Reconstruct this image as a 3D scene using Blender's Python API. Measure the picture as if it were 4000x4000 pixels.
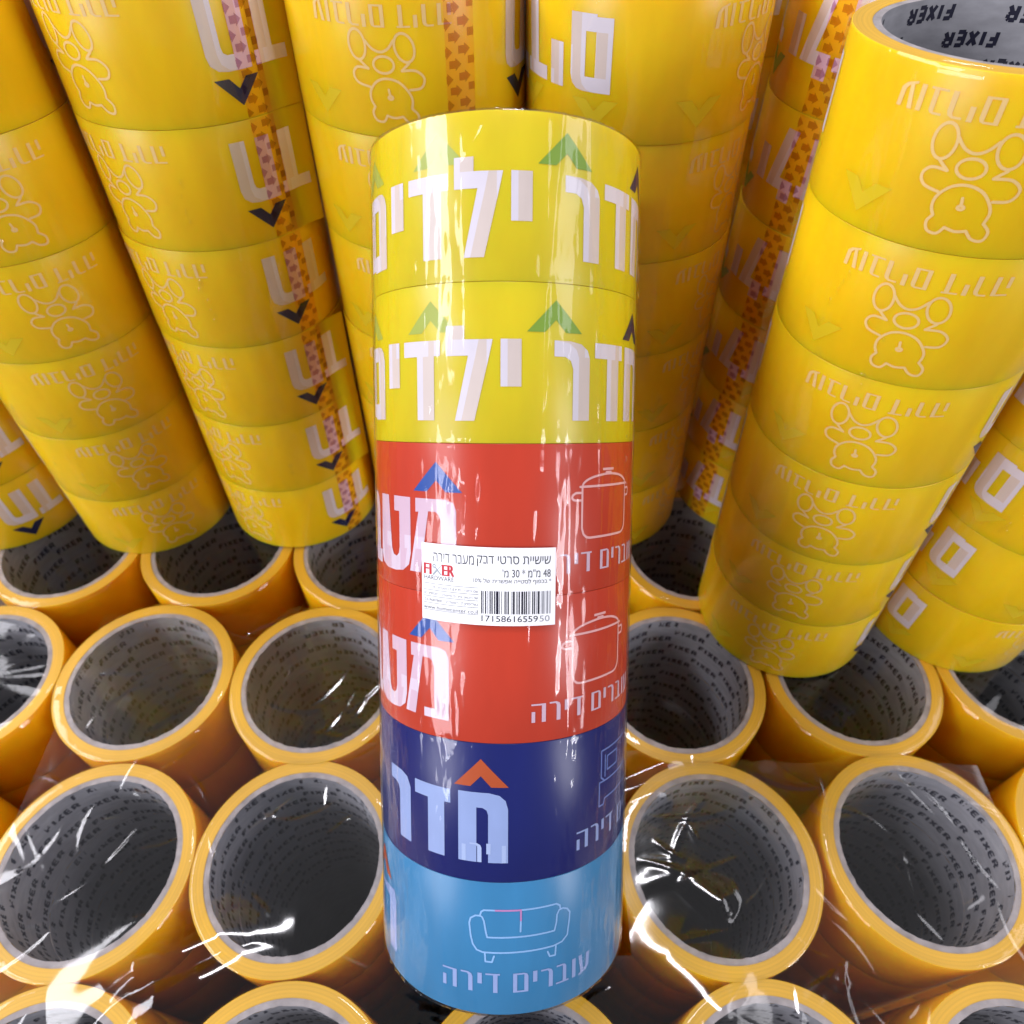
import bpy, bmesh, math, random
from mathutils import Vector, Matrix, noise
from mathutils.geometry import delaunay_2d_cdt

# ------------------------------------------------------------------ scene, camera, light
scene = bpy.context.scene
col = scene.collection
for o in list(bpy.data.objects):
    bpy.data.objects.remove(o)

MM = 0.001
CAM_H = 641.5                      # camera height over the shelf, mm
cam_data = bpy.data.cameras.new('camera')
cam = bpy.data.objects.new('camera', cam_data)
col.objects.link(cam)
ROW_R = Vector((0.9999942, 0.00222996, 0.00257354))     # image right / down / forward in world axes
ROW_F = Vector((0.0, -0.75575286, 0.65485694))
ROW_U = Vector((0.00340527, -0.65485314, -0.75574848))
right_w = Vector((ROW_R.x, ROW_F.x, ROW_U.x))
down_w = Vector((ROW_R.y, ROW_F.y, ROW_U.y))
fwd_w = Vector((ROW_R.z, ROW_F.z, ROW_U.z))
cam.matrix_world = Matrix.Translation((0, 0, CAM_H * MM)) @ Matrix((right_w, -down_w, -fwd_w)).transposed().to_4x4()
cam_data.sensor_width = 36.0
cam_data.lens = 36.0 * 2818 / 4000
cam_data.clip_start = 0.01
cam_data.clip_end = 50
cam_data.dof.use_dof = True
cam_data.dof.focus_distance = 0.236
cam_data.dof.aperture_fstop = 15.0
scene.camera = cam

world = bpy.data.worlds.new('World')
scene.world = world
world.use_nodes = True
wbg = world.node_tree.nodes['Background']
wbg.inputs['Color'].default_value = (0.96, 0.95, 1.0, 1)
wbg.inputs['Strength'].default_value = 0.24

def lamp_row(name, loc, tilt, sx, sy, radiance, color):
    """a row of ceiling tubes running away from the viewer (along y), tilted about y"""
    d = bpy.data.lights.new(name, 'AREA')
    d.shape = 'RECTANGLE'
    d.size, d.size_y = sx, sy
    d.energy = radiance * math.pi * sx * sy
    d.color = color
    o = bpy.data.objects.new(name, d)
    col.objects.link(o)
    o.location = loc
    o.rotation_euler = (0, math.radians(tilt), 0)
    return o

def added_panel(name, loc, target, sx, sy, radiance, color):
    """an upright light panel added out of view, facing the packs"""
    o = lamp_row(name, loc, 0, sx, sy, radiance, color)
    v = Vector(target) - Vector(loc); v.z = 0
    o.rotation_euler = v.to_track_quat('-Z', 'Y').to_euler()
    return o

LAMPWHITE = (1.0, 0.985, 1.05)
lamp_row('ceiling_panels_left', (-2.0, 0.05, 2.05), -38, 0.80, 2.2, 11.0, LAMPWHITE)
lamp_row('ceiling_panels_right', (1.8, 0.05, 2.0), 36, 0.60, 2.2, 3.6, LAMPWHITE)
lamp_row('ceiling_light', (0.05, 0.75, 2.1), 0, 0.40, 0.22, 40.0, LAMPWHITE)
added_panel('added_panel_left', (-2.0, -1.3, 0.95), (0, 0.15, 0.95), 0.95, 1.1, 8.5, LAMPWHITE)  # added unseen panel: soft streaks on the wrap, light on the rear packs
added_panel('added_strip_left', (-1.4, -1.45, 1.15), (0, 0.15, 1.15), 0.06, 1.0, 22.0, LAMPWHITE)  # added unseen strip, gives the front wrap a narrow bright streak
added_panel('added_panel_right', (1.95, -1.2, 0.95), (0, 0.15, 0.95), 0.50, 1.1, 10.5, LAMPWHITE)  # added unseen panel on the right, brightens the rear packs' faces
added_panel('added_strip_right', (1.75, -1.3, 0.97), (0, 0.15, 0.97), 0.07, 1.1, 20.0, LAMPWHITE)  # added unseen strip for the right-hand streak on the front wrap

scene.view_settings.view_transform = 'Standard'
scene.view_settings.look = 'None'
scene.view_settings.exposure = 0.1
scene.view_settings.gamma = 1.0
scene.view_settings.use_curve_mapping = False
scene.cycles.use_denoising = True
scene.cycles.max_bounces = 14
scene.cycles.diffuse_bounces = 6
scene.cycles.glossy_bounces = 6
scene.cycles.transparent_max_bounces = 40
scene.cycles.sample_clamp_indirect = 4.0
scene.cycles.caustics_reflective = False
scene.cycles.caustics_refractive = False

# ------------------------------------------------------------------ materials
def mat_new(name):
    m = bpy.data.materials.new(name)
    m.use_nodes = True
    nt = m.node_tree
    return m, nt, nt.nodes['Principled BSDF']

def lin(c):
    return tuple(((v / 255) / 12.92 if v / 255 <= 0.04045 else ((v / 255 + 0.055) / 1.055) ** 2.4) for v in c)

def noise_mix(nt, base, amount, scale, stretch=(1, 1, 1), detail=4):
    """base colour varied a little by a noise in object space"""
    tc = nt.nodes.new('ShaderNodeTexCoord')
    mp = nt.nodes.new('ShaderNodeMapping')
    mp.inputs['Scale'].default_value = stretch
    nz = nt.nodes.new('ShaderNodeTexNoise')
    nz.inputs['Scale'].default_value = scale
    nz.inputs['Detail'].default_value = detail
    nt.links.new(tc.outputs['Object'], mp.inputs['Vector'])
    nt.links.new(mp.outputs['Vector'], nz.inputs['Vector'])
    rp = nt.nodes.new('ShaderNodeMapRange')
    rp.inputs['From Min'].default_value = 0.3
    rp.inputs['From Max'].default_value = 0.7
    rp.inputs['To Min'].default_value = 1 - amount
    rp.inputs['To Max'].default_value = 1 + amount
    nt.links.new(nz.outputs['Fac'], rp.inputs['Value'])
    mx = nt.nodes.new('ShaderNodeMixRGB')
    mx.blend_type = 'MULTIPLY'
    mx.inputs['Fac'].default_value = 1
    mx.inputs['Color1'].default_value = (*base, 1)
    nt.links.new(rp.outputs['Result'], mx.inputs['Color2'])
    return mx.outputs['Color'], nz

def tape_mat(name, base, rough=0.32, amount=0.08, sss=0.0):
    m, nt, p = mat_new(name)
    c, nz = noise_mix(nt, base, amount, 60, (1, 1, 0.35))
    nt.links.new(c, p.inputs['Base Color'])
    p.inputs['Roughness'].default_value = rough
    p.inputs['Specular IOR Level'].default_value = 0.35
    if sss:
        p.inputs['Subsurface Weight'].default_value = sss
        p.inputs['Subsurface Scale'].default_value = 0.018
        p.inputs['Subsurface Radius'].default_value = (1.0, 0.28, 0.03)
    return m

M_YELLOW = tape_mat('yellow_tape', (0.93, 0.535, 0.007), sss=0.6)
M_YELLOW_SHADE = tape_mat('shaded_yellow_tape', (0.84, 0.43, 0.006), sss=0.6)  # the yellow tape again, orange shade of the gaps put into its colour
M_LEMON_LIT = tape_mat('lit_lemon_yellow_tape', (0.66, 0.515, 0.009), sss=0.3)  # own lemon yellow, plus the less orange cast of direct light in the colour
M_RED = tape_mat('red_tape', (0.50, 0.041, 0.017))
M_NAVY = tape_mat('navy_tape', (0.004, 0.010, 0.120))
M_BLUE = tape_mat('light_blue_tape', (0.036, 0.20, 0.41))

def edge_mat(name, base):
    m, nt, p = mat_new(name)
    tc = nt.nodes.new('ShaderNodeTexCoord')
    sp = nt.nodes.new('ShaderNodeSeparateXYZ')
    nt.links.new(tc.outputs['Object'], sp.inputs[0])
    ln = nt.nodes.new('ShaderNodeVectorMath'); ln.operation = 'LENGTH'
    cb = nt.nodes.new('ShaderNodeCombineXYZ')
    nt.links.new(sp.outputs['X'], cb.inputs['X']); nt.links.new(sp.outputs['Y'], cb.inputs['Y'])
    nt.links.new(cb.outputs[0], ln.inputs[0])
    ns = nt.nodes.new('ShaderNodeTexNoise'); ns.noise_dimensions = '1D'
    ns.inputs['Scale'].default_value = 900; ns.inputs['Detail'].default_value = 3
    nt.links.new(ln.outputs['Value'], ns.inputs['W'])
    n2 = nt.nodes.new('ShaderNodeTexNoise'); n2.inputs['Scale'].default_value = 25
    nt.links.new(tc.outputs['Object'], n2.inputs['Vector'])
    ad = nt.nodes.new('ShaderNodeMath'); ad.operation = 'ADD'
    nt.links.new(ns.outputs['Fac'], ad.inputs[0]); nt.links.new(n2.outputs['Fac'], ad.inputs[1])
    rp = nt.nodes.new('ShaderNodeMapRange')
    rp.inputs['From Min'].default_value = 0.6; rp.inputs['From Max'].default_value = 1.4
    rp.inputs['To Min'].default_value = 0.80; rp.inputs['To Max'].default_value = 1.14
    nt.links.new(ad.outputs[0], rp.inputs['Value'])
    mx = nt.nodes.new('ShaderNodeMixRGB'); mx.blend_type = 'MULTIPLY'; mx.inputs['Fac'].default_value = 1
    mx.inputs['Color1'].default_value = (*base, 1)
    nt.links.new(rp.outputs['Result'], mx.inputs['Color2'])
    nt.links.new(mx.outputs['Color'], p.inputs['Base Color'])
    p.inputs['Roughness'].default_value = 0.45
    return m

M_EDGE = edge_mat('yellow_tape_edge', (0.76, 0.43, 0.028))
M_EDGE_RED = edge_mat('red_tape_edge', (0.62, 0.06, 0.04))
M_EDGE_NAVY = edge_mat('navy_tape_edge', (0.02, 0.03, 0.2))
M_EDGE_BLUE = edge_mat('light_blue_tape_edge', (0.05, 0.28, 0.6))

def flat_mat(name, base, rough=0.4, amount=0.03, spec=0.3):
    m, nt, p = mat_new(name)
    c, nz = noise_mix(nt, base, amount, 90)
    nt.links.new(c, p.inputs['Base Color'])
    p.inputs['Roughness'].default_value = rough
    p.inputs['Specular IOR Level'].default_value = spec
    return m

M_WHITE = flat_mat('white_print', (0.66, 0.62, 0.70))
M_CREAM = flat_mat('cream_print', (0.62, 0.53, 0.49))
M_PINKW = flat_mat('pink_white_print', (0.62, 0.44, 0.55))
M_PINKW2 = flat_mat('pale_pink_print', (0.67, 0.56, 0.67))
M_PALEBLUE = flat_mat('pale_blue_print', (0.27, 0.36, 0.64))
M_PALEBLUE2 = flat_mat('paler_blue_print', (0.36, 0.46, 0.72))
M_THIN_Y = flat_mat('pink_line_print', (0.80, 0.56, 0.22))
M_THIN_R = flat_mat('pale_red_line_print', (0.80, 0.42, 0.42))
M_THIN_B = flat_mat('blue_line_print', (0.25, 0.46, 0.78))
M_THIN_N = flat_mat('navy_line_print', (0.13, 0.20, 0.50))
M_GREEN = flat_mat('green_print', (0.20, 0.34, 0.035))
M_GREENF = flat_mat('faint_green_print', (0.66, 0.49, 0.013))
M_GREENL = flat_mat('pale_green_print', (0.36, 0.42, 0.07))
M_NAVYP = flat_mat('navy_print', (0.012, 0.014, 0.06))
M_BLUEP = flat_mat('blue_print', (0.016, 0.07, 0.33))
M_ORANGEP = flat_mat('orange_print', (0.42, 0.075, 0.02))
M_PINKLINE = flat_mat('rose_line_print', (0.50, 0.22, 0.48))
M_PAPER = flat_mat('label_paper', (0.88, 0.90, 0.95), 0.5, 0.02)
M_BLACK = flat_mat('black_ink', (0.006, 0.006, 0.02), 0.5)
M_GREYINK = flat_mat('grey_ink', (0.05, 0.05, 0.07), 0.5)
M_PALEINK = flat_mat('pale_grey_ink', (0.27, 0.28, 0.32), 0.5)
M_REDINK = flat_mat('red_ink', (0.50, 0.02, 0.035), 0.5)
M_STEELINK = flat_mat('steel_ink', (0.33, 0.37, 0.42), 0.5)
M_COREINK = flat_mat('core_ink', (0.012, 0.012, 0.03), 0.7)

def tint_mat(name, c):
    m = bpy.data.materials.new(name); m.use_nodes = True
    nt = m.node_tree; nt.nodes.clear()
    t = nt.nodes.new('ShaderNodeBsdfTransparent'); t.inputs['Color'].default_value = (*c, 1)
    out = nt.nodes.new('ShaderNodeOutputMaterial')
    nt.links.new(t.outputs[0], out.inputs['Surface'])
    return m
M_STRIP = tint_mat('translucent_pink_strip', (1.0, 0.86, 0.94))
M_ARROW = tint_mat('translucent_plum_arrow', (0.78, 0.66, 0.74))

def paper_mat(name, base, amount=0.12):
    m, nt, p = mat_new(name)
    c, nz = noise_mix(nt, base, amount, 140, (1, 1, 2.5), 6)
    nt.links.new(c, p.inputs['Base Color'])
    bp = nt.nodes.new('ShaderNodeBump'); bp.inputs['Strength'].default_value = 0.25
    bp.inputs['Distance'].default_value = 0.0006
    nt.links.new(nz.outputs['Fac'], bp.inputs['Height'])
    nt.links.new(bp.outputs[0], p.inputs['Normal'])
    p.inputs['Roughness'].default_value = 0.85
    p.inputs['Specular IOR Level'].default_value = 0.15
    return m
M_CORE = paper_mat('grey_core_paper', (0.31, 0.31, 0.335))
M_CORE_EDGE = paper_mat('grey_core_board_edge', (0.36, 0.33, 0.33), 0.25)

def film_mat(name, bump=0.4, scale=70, stretch=(1, 1, 0.2), gain=1.7, graze=0.75, rough=0.04):
    m = bpy.data.materials.new(name); m.use_nodes = True
    nt = m.node_tree; nt.nodes.clear()
    out = nt.nodes.new('ShaderNodeOutputMaterial')
    tr = nt.nodes.new('ShaderNodeBsdfTransparent')
    tr.inputs['Color'].default_value = (0.985, 0.985, 0.99, 1)
    gl = nt.nodes.new('ShaderNodeBsdfGlossy'); gl.inputs['Roughness'].default_value = rough
    gl.inputs['Color'].default_value = (1, 1, 1, 1)
    # reflectance of a thin sheet, the same from either face: F0 + (1 - F0)(1 - |cos|)^5
    ge = nt.nodes.new('ShaderNodeNewGeometry')
    dt = nt.nodes.new('ShaderNodeVectorMath'); dt.operation = 'DOT_PRODUCT'
    def mth(op, a=None, b=None):
        q = nt.nodes.new('ShaderNodeMath'); q.operation = op
        for i, v in enumerate((a, b)):
            if v is None: continue
            if isinstance(v, (int, float)): q.inputs[i].default_value = v
            else: nt.links.new(v, q.inputs[i])
        return q.outputs[0]
    nt.links.new(ge.outputs['Incoming'], dt.inputs[0])
    F0 = 0.042 * gain
    fac = mth('POWER', mth('SUBTRACT', 1.0, mth('ABSOLUTE', dt.outputs['Value'])), 5.0)
    fac = mth('ADD', mth('MULTIPLY', fac, graze), F0)
    tc = nt.nodes.new('ShaderNodeTexCoord')
    mp = nt.nodes.new('ShaderNodeMapping'); mp.inputs['Scale'].default_value = stretch
    nz = nt.nodes.new('ShaderNodeTexNoise'); nz.inputs['Scale'].default_value = scale
    nz.inputs['Detail'].default_value = 5
    nz.inputs['Distortion'].default_value = 0.6
    bp = nt.nodes.new('ShaderNodeBump'); bp.inputs['Strength'].default_value = bump
    bp.inputs['Distance'].default_value = 0.001
    L = nt.links.new
    L(tc.outputs['Object'], mp.inputs['Vector']); L(mp.outputs['Vector'], nz.inputs['Vector'])
    L(nz.outputs['Fac'], bp.inputs['Height'])
    L(bp.outputs[0], gl.inputs['Normal'])
    L(bp.outputs[0], dt.inputs[1])
    mx = nt.nodes.new('ShaderNodeMixShader')
    L(fac, mx.inputs['Fac']); L(tr.outputs[0], mx.inputs[1]); L(gl.outputs[0], mx.inputs[2])
    L(mx.outputs[0], out.inputs['Surface'])
    return m
M_FILM = film_mat('clear_shrink_film', 0.16, 60, (1, 1, 0.18), 0.85, rough=0.085)
M_FILM_R = film_mat('clear_shrink_film_behind', 0.18, 45, (1, 1, 0.3), 0.6, graze=0.12, rough=0.06)
M_FILM_CAP = film_mat('clear_film_cap', 0.10, 55, (1, 1, 1), 0.7, graze=0.4, rough=0.05)
M_FILM_SHEET = film_mat('clear_film_sheet', 0.10, 40, (1, 1, 1), 1.4, graze=0.4, rough=0.11)

m, nt, p = mat_new('dark_cardboard')
c, nz = noise_mix(nt, (0.10, 0.065, 0.04), 0.25, 30)
nt.links.new(c, p.inputs['Base Color']); p.inputs['Roughness'].default_value = 0.8
M_SHELF = m

# ------------------------------------------------------------------ helpers
def tag(o, label=None, cat=None, group=None, kind=None):
    if label: o['label'] = label
    if cat: o['category'] = cat
    if group: o['group'] = group
    if kind: o['kind'] = kind
    return o

def link(name, me, parent=None):
    o = bpy.data.objects.new(name, me)
    col.objects.link(o)
    if parent is not None: o.parent = parent
    return o

def smooth(me):
    me.polygons.foreach_set('use_smooth', [True] * len(me.polygons))

# --- flat artwork: lists of polygons in mm (s along the tape, v across it) ------------------
def P(t):
    return [tuple(float(v) for v in q.split(',')) for q in t.split()]

def shift(poly, ds, dv=0): return [(s + ds, v + dv) for s, v in poly]

def rect(a, b, c, d): return [(a, b), (c, b), (c, d), (a, d)]

def ribbon(pts, w, closed=False, caps=True):
    """a stroke as quads and small joint discs, merged later by the triangulation"""
    out = []
    n = len(pts)
    segs = [(pts[i], pts[(i + 1) % n]) for i in range(n if closed else n - 1)]
    for (x0, y0), (x1, y1) in segs:
        L = math.hypot(x1 - x0, y1 - y0)
        if L < 1e-5: continue
        nx, ny = -(y1 - y0) / L * w / 2, (x1 - x0) / L * w / 2
        out.append([(x0 - nx, y0 - ny), (x1 - nx, y1 - ny), (x1 + nx, y1 + ny), (x0 + nx, y0 + ny)])
    rng = range(n) if (closed or caps) else range(1, n - 1)
    for i in rng:
        x, y = pts[i]
        out.append([(x + w / 2 * math.cos(k * math.pi / 4 + 0.3), y + w / 2 * math.sin(k * math.pi / 4 + 0.3)) for k in range(8)])
    return out

def ellipse(cx, cy, rx, ry, rot=0, n=22, a0=0, a1=2 * math.pi):
    o = []
    for k in range(n + (0 if abs(a1 - a0 - 2 * math.pi) < 1e-6 else 1)):
        t = a0 + (a1 - a0) * k / n
        x, y = rx * math.cos(t), ry * math.sin(t)
        o.append((cx + x * math.cos(rot) - y * math.sin(rot), cy + x * math.sin(rot) + y * math.cos(rot)))
    return o

def spline(pts, n=6, closed=False):
    """Catmull-Rom through pts"""
    N = len(pts); out = []
    rng = range(N) if closed else range(N - 1)
    for i in rng:
        g = (lambda k: pts[k % N]) if closed else (lambda k: pts[min(max(k, 0), N - 1)])
        p0, p1, p2, p3 = g(i - 1), g(i), g(i + 1), g(i + 2)
        for j in range(n):
            t = j / n
            out.append(tuple(0.5 * (2 * p1[k] + (p2[k] - p0[k]) * t + (2 * p0[k] - 5 * p1[k] + 4 * p2[k] - p3[k]) * t * t
                                    + (3 * p1[k] - p0[k] - 3 * p2[k] + p3[k]) * t ** 3) for k in (0, 1)))
    if not closed: out.append(pts[-1])
    return out

def ccw(p):
    a = sum(p[i][0] * p[(i + 1) % len(p)][1] - p[(i + 1) % len(p)][0] * p[i][1] for i in range(len(p)))
    return p if a > 0 else p[::-1]

def triangulate(polys, clip=None):
    """union of polygons as triangles; with clip, returns (inside clip, outside clip)"""
    vs, fs = [], []
    allp = list(polys) + list(clip or [])
    for pl in allp:
        pl = ccw(pl); b = len(vs)
        vs += [Vector(q) for q in pl]
        fs.append(list(range(b, b + len(pl))))
    ov, oe, of, _, _, orig = delaunay_2d_cdt(vs, [], fs, 1, 1e-4)
    n = len(polys); A, B = [], []
    for f, o in zip(of, orig):
        if not any(i < n for i in o): continue
        t = [(ov[i][0], ov[i][1]) for i in f]
        (A if (clip and any(i >= n for i in o)) else B).append(t)
    return (A, B) if clip is not None else B

class Art:
    """collects triangles per layer and material and wraps them round a radius"""
    def __init__(self): self.items = []
    def add(self, polys, mat, layer=0, tris=False):
        self.items.append((polys if tris else triangulate(polys), mat, layer))
    def two_tone(self, polys, inner, outer, ds, dv=0.0, layer=1):
        A, B = triangulate(polys, [shift(p, ds, dv) for p in polys])
        self.items.append((A, inner, layer)); self.items.append((B, outer, layer))
    def into(self, bm, mats, R, step=2.5, inward=False, flap=None, lift=0.05):
        for tris, mat, layer in self.items:
            if not tris: continue
            b2 = bmesh.new()
            cache = {}
            for t in tris:
                vv = []
                for q in t:
                    k = (round(q[0], 4), round(q[1], 4))
                    if k not in cache: cache[k] = b2.verts.new((q[0], q[1], 0))
                    if cache[k] not in vv: vv.append(cache[k])
                if len(vv) < 3: continue
                try: b2.faces.new(vv)
                except ValueError: pass
            xs = [v.co.x for v in b2.verts]
            k = math.floor(min(xs) / step) + 1
            while k * step < max(xs):
                bmesh.ops.bisect_plane(b2, geom=b2.verts[:] + b2.edges[:] + b2.faces[:], dist=1e-5,
                                       plane_co=(k * step, 0, 0), plane_no=(1, 0, 0))
                k += 1
            if mat not in mats: mats.append(mat)
            mi = mats.index(mat)
            mp = {}
            r = (R - lift - 0.035 * layer) if inward else (R + lift + 0.035 * layer)
            for v in b2.verts:
                th = v.co.x / R
                if inward: th = -th
                if flap is not None and v.co.x < flap:      # the loose end leaves the roll straight
                    e = v.co.x - flap; th = flap / R
                    px = r * math.sin(th) + e * math.cos(th); py = -r * math.cos(th) + e * math.sin(th)
                    k2 = 0.010 * e * e                       # and lifts a little
                    mp[v] = bm.verts.new(((px + k2 * math.sin(th)) * MM, (py - k2 * math.cos(th)) * MM, v.co.y * MM))
                    continue
                mp[v] = bm.verts.new((r * math.sin(th) * MM, -r * math.cos(th) * MM, v.co.y * MM))
            for f in b2.faces:
                vs = [mp[v] for v in f.verts]
                try: nf = bm.faces.new(vs)
                except ValueError: continue
                nf.material_index = mi; nf.smooth = True
                nf.normal_update()
                c = nf.calc_center_median(); c.z = 0
                if (nf.normal.dot(c) < 0) != inward: nf.normal_flip()
            b2.free()

R_OUT, R_CORE, R_IN, W = 46.5, 40.6, 38.0, 48.0
CIRC = 2 * math.pi * R_OUT

def lathe(bm, profile, seg=144, mat=0, closed=True, smooth_f=True):
    """profile: (r, z) in mm, outward normals when listed bottom -> top on the outer side"""
    rings = []
    for r, z in profile:
        rings.append([bm.verts.new((r * MM * math.sin(2 * math.pi * k / seg), -r * MM * math.cos(2 * math.pi * k / seg), z * MM)) for k in range(seg)])
    for a, b in zip(rings, rings[1:]):
        for k in range(seg):
            f = bm.faces.new((a[k], a[(k + 1) % seg], b[(k + 1) % seg], b[k]))
            f.material_index = mat; f.smooth = smooth_f

def tape_mesh(name, mside, medge, art=None, step=2.5, flap=None):
    bm = bmesh.new(); mats = [mside, medge]
    z0, z1, c = 0.05, W - 0.05, 0.2
    lathe(bm, [(R_OUT - c, z0), (R_OUT - 0.06, z0 + 0.06), (R_OUT, z0 + c), (R_OUT, z1 - c), (R_OUT - 0.06, z1 - 0.06), (R_OUT - c, z1)], mat=0)
    lathe(bm, [(R_OUT - c, z1), (R_CORE, z1)], mat=1, smooth_f=False)
    lathe(bm, [(R_CORE, z0), (R_OUT - c, z0)], mat=1, smooth_f=False)
    lathe(bm, [(R_CORE, z1), (R_CORE, z0)], mat=1)
    bmesh.ops.remove_doubles(bm, verts=bm.verts, dist=1e-7)
    if art: art.into(bm, mats, R_OUT, step, flap=flap)
    me = bpy.data.meshes.new(name); bm.to_mesh(me); bm.free()
    for m in mats: me.materials.append(m)
    return me

# ------------------------------------------------------------------ lettering shared by the rolls
YOD = rect(0, 17.2, 6.3, 31.3)
DALET = [rect(0, 26.5, 14.5, 31.2), rect(5.8, 7.0, 12.3, 26.5)]
RESH = [P('0,26.4 0,31.2 5.5,31.1 9.4,30.4 11.9,28.6 12.8,26.2 12.8,7.1 6.5,7.1 6.5,22.8 5.6,25.3 3.6,26.4')]
LAMED = [P('0,26.4 0,35.3 6,35.3 6,31.2 14.7,31.2 13.6,26 9.1,6.9 2.9,6.9 7.2,26.4')]
HET = [P('0,7 6.3,7 6.3,26 9,26 10.4,25.2 10.9,23.4 10.9,7 17,7 17,25.5 16.2,28.6 13.6,30.6 10,31.2 0,31.2')]
MEMF = [P('0,8 0,31.2 6,31.2 6,8'), P('6,7.2 6,12.4 10,12.4 10,7.2'), P('6,26.4 6,31.2 11,31.1 10,26.4'), P('10,7.2 16,7.2 16,26.2 15.2,29 13.4,30.6 11,31.1 10,26.4')]
CHEV = P('0,9.5 9.1,0 3.4,0 0,3.7 -3.5,0 -9.1,0')

def hebrew_small(s0, v0, k=1.0):
    """the thin line of writing: two words of plain letters, right to left"""
    g = [
        rect(-20.7, 14.4, -15.4, 15.0), rect(-16.9, 8.3, -15.4, 14.4), rect(-20.6, 8.3, -19.3, 12.2),                     # he
        P('-14,14.6 -14,15.2 -11.4,15.2 -10.2,14.6 -9.8,13.6 -9.8,8.3 -11.3,8.3 -11.3,14 -11.8,14.6'),                      # resh
        rect(-8.1, 11.4, -6.6, 15.3),                                                                                     # yod
        rect(-5.4, 14.7, -0.5, 15.3), rect(-2.8, 8.3, -1.3, 14.7),                                                        # dalet
        rect(3.9, 8.3, 5.3, 15.3), rect(5.3, 8.3, 7.7, 8.9), rect(5.3, 14.7, 7.7, 15.3), P('7.7,8.3 9.1,8.3 9.1,14 8.7,14.9 7.7,15.3'),
        rect(10.7, 11.4, 12.2, 15.4),                                                                                     # yod
        P('13.5,14.6 13.5,15.2 16.2,15.2 17.4,14.6 17.8,13.6 17.8,8.3 16.3,8.3 16.3,14 15.8,14.6'),                         # resh
        rect(19.2, 14.6, 21.6, 15.2), P('21.6,8.9 23,8.9 23,14.2 22.5,14.9 21.6,15.2'), rect(19.0, 8.3, 24.0, 8.9),          # bet
        rect(25.4, 8.3, 26.9, 15.2),                                                                                      # vav
        P('31.7,15.2 33.2,15.2 32.9,10.2 31.6,8.9 28.2,7.9 28.2,8.6 30.4,9.3 31.4,10.4'), P('28.1,15.3 29.6,15.3 30.4,9.3 29.2,8.9'),   # ayin
    ]
    return [[(s0 + (s - 6.2) * k, v0 + (v - 11.8) * k) for s, v in p] for p in g]

def big_room_word(ds):
    out = []
    for dx, polys in ((-59.8, MEMF), (-40.3, [YOD]), (-31.5, DALET), (-14.9, LAMED), (2.2, [YOD]), (18.8, RESH), (33.8, DALET), (50.6, HET)):
        out += [shift(p, dx + ds) for p in polys]
    return out

def bear(s0, v0, k=1.0):
    """an outline toy bear sitting, head up; drawn in the turned-over view, then turned"""
    L = []
    def tr(pts): return [(s0 - (x - 900) * 0.0418 * k, v0 + (y - 617) * 0.0382 * k) for x, y in pts]
    def st(pts, closed=False, n=5):
        L.extend(ribbon(spline(tr(pts), n, closed), 0.85, closed))
    def ring(cx, cy, rx, ry, rot=0.0): L.extend(ribbon(tr(ellipse(cx, cy, rx, ry, rot, 24)), 0.85, True))
    ring(670, 345, 74, 122, -0.06); ring(1072, 358, 80, 118, -0.25); ring(885, 498, 88, 70)
    st([(742, 305), (800, 370), (870, 394), (935, 365), (985, 300)])
    st([(680, 472), (715, 505), (750, 535)], n=2); st([(750, 535), (650, 530), (606, 590), (640, 660), (745, 690)])
    st([(1100, 485), (1065, 515), (1035, 545)], n=2); st([(1035, 545), (1150, 545), (1220, 610), (1190, 690), (1090, 706)])
    st([(770, 860), (742, 800), (748, 720), (810, 640), (900, 612), (1000, 640), (1070, 712), (1105, 790), (1095, 870)])
    st([(770, 860), (745, 915), (770, 980), (835, 990), (870, 935)]); st([(1095, 870), (1146, 930), (1130, 1000), (1062, 996), (1010, 940)])
    st([(870, 935), (940, 954), (1010, 940)], n=3)
    ring(918, 775, 20, 14); st([(907, 705), (915, 755)], n=1)
    return L

def arrows_strip(art, s0):
    art.add([rect(s0 - 5.6, 0.4, s0 + 5.6, 47.6)], M_STRIP, 3)
    A = []
    for cx, off in ((-5.3, 3.3), (-2.0, 7.2), (1.6, 2.7), (5.2, 6.2)):
        for k in range(-1, 6):
            v = off + 8.6 * k
            if v < 1.0 or v > 47: continue
            # the arrow head points along the tape's own direction
            q = [(-2.3, -1.25), (0.0, -1.25), (0.0, -2.1), (2.3, 0), (0.0, 2.1), (0.0, 1.25), (-2.3, 1.25)]
            pl = [(min(max(s0 - cx - a, s0 - 5.6), s0 + 5.6), min(max(v + b, 0.4), 47.6)) for a, b in q]
            A.append(pl)
    art.add(A, M_ARROW, 4)

def yellow_art(arrow_s=None, front=False, flap=None):
    """s runs -215..77 mm round the roll: icon + small writing, then the big word, twice over"""
    art = Art()
    lo, hi = -215.5, 76.5
    if flap is not None: art.add([rect(flap - 14.5, 0.1, flap + 3, W - 0.1)], M_YELLOW, -1)
    word = [p for d in (0, -237) for p in big_room_word(d) if min(q[0] for q in p) > lo and max(q[0] for q in p) < hi]
    art.two_tone(word, M_WHITE, M_CREAM, -4.2, 0.0)
    for d in (0, -237):
        for sx, mt in ((57.8, M_NAVYP), (19.2, M_GREEN)):
            if lo + 9 < sx + d < hi - 9: art.add([shift(CHEV, sx + d, 33.5)], mt, 2)
    for sx in (-20.3, -54.0, -93.0):
        art.add([shift(CHEV, sx, 33.5)], M_GREENL if front else M_GREENF, 0)
    art.add(hebrew_small(-120.0, 8.8, 0.94), M_THIN_Y if not front else M_CREAM, 2)
    art.add(bear(-121.0, 28.0, 1.0), M_THIN_Y, 2)
    if arrow_s is not None: arrows_strip(art, arrow_s)
    return art

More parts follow.
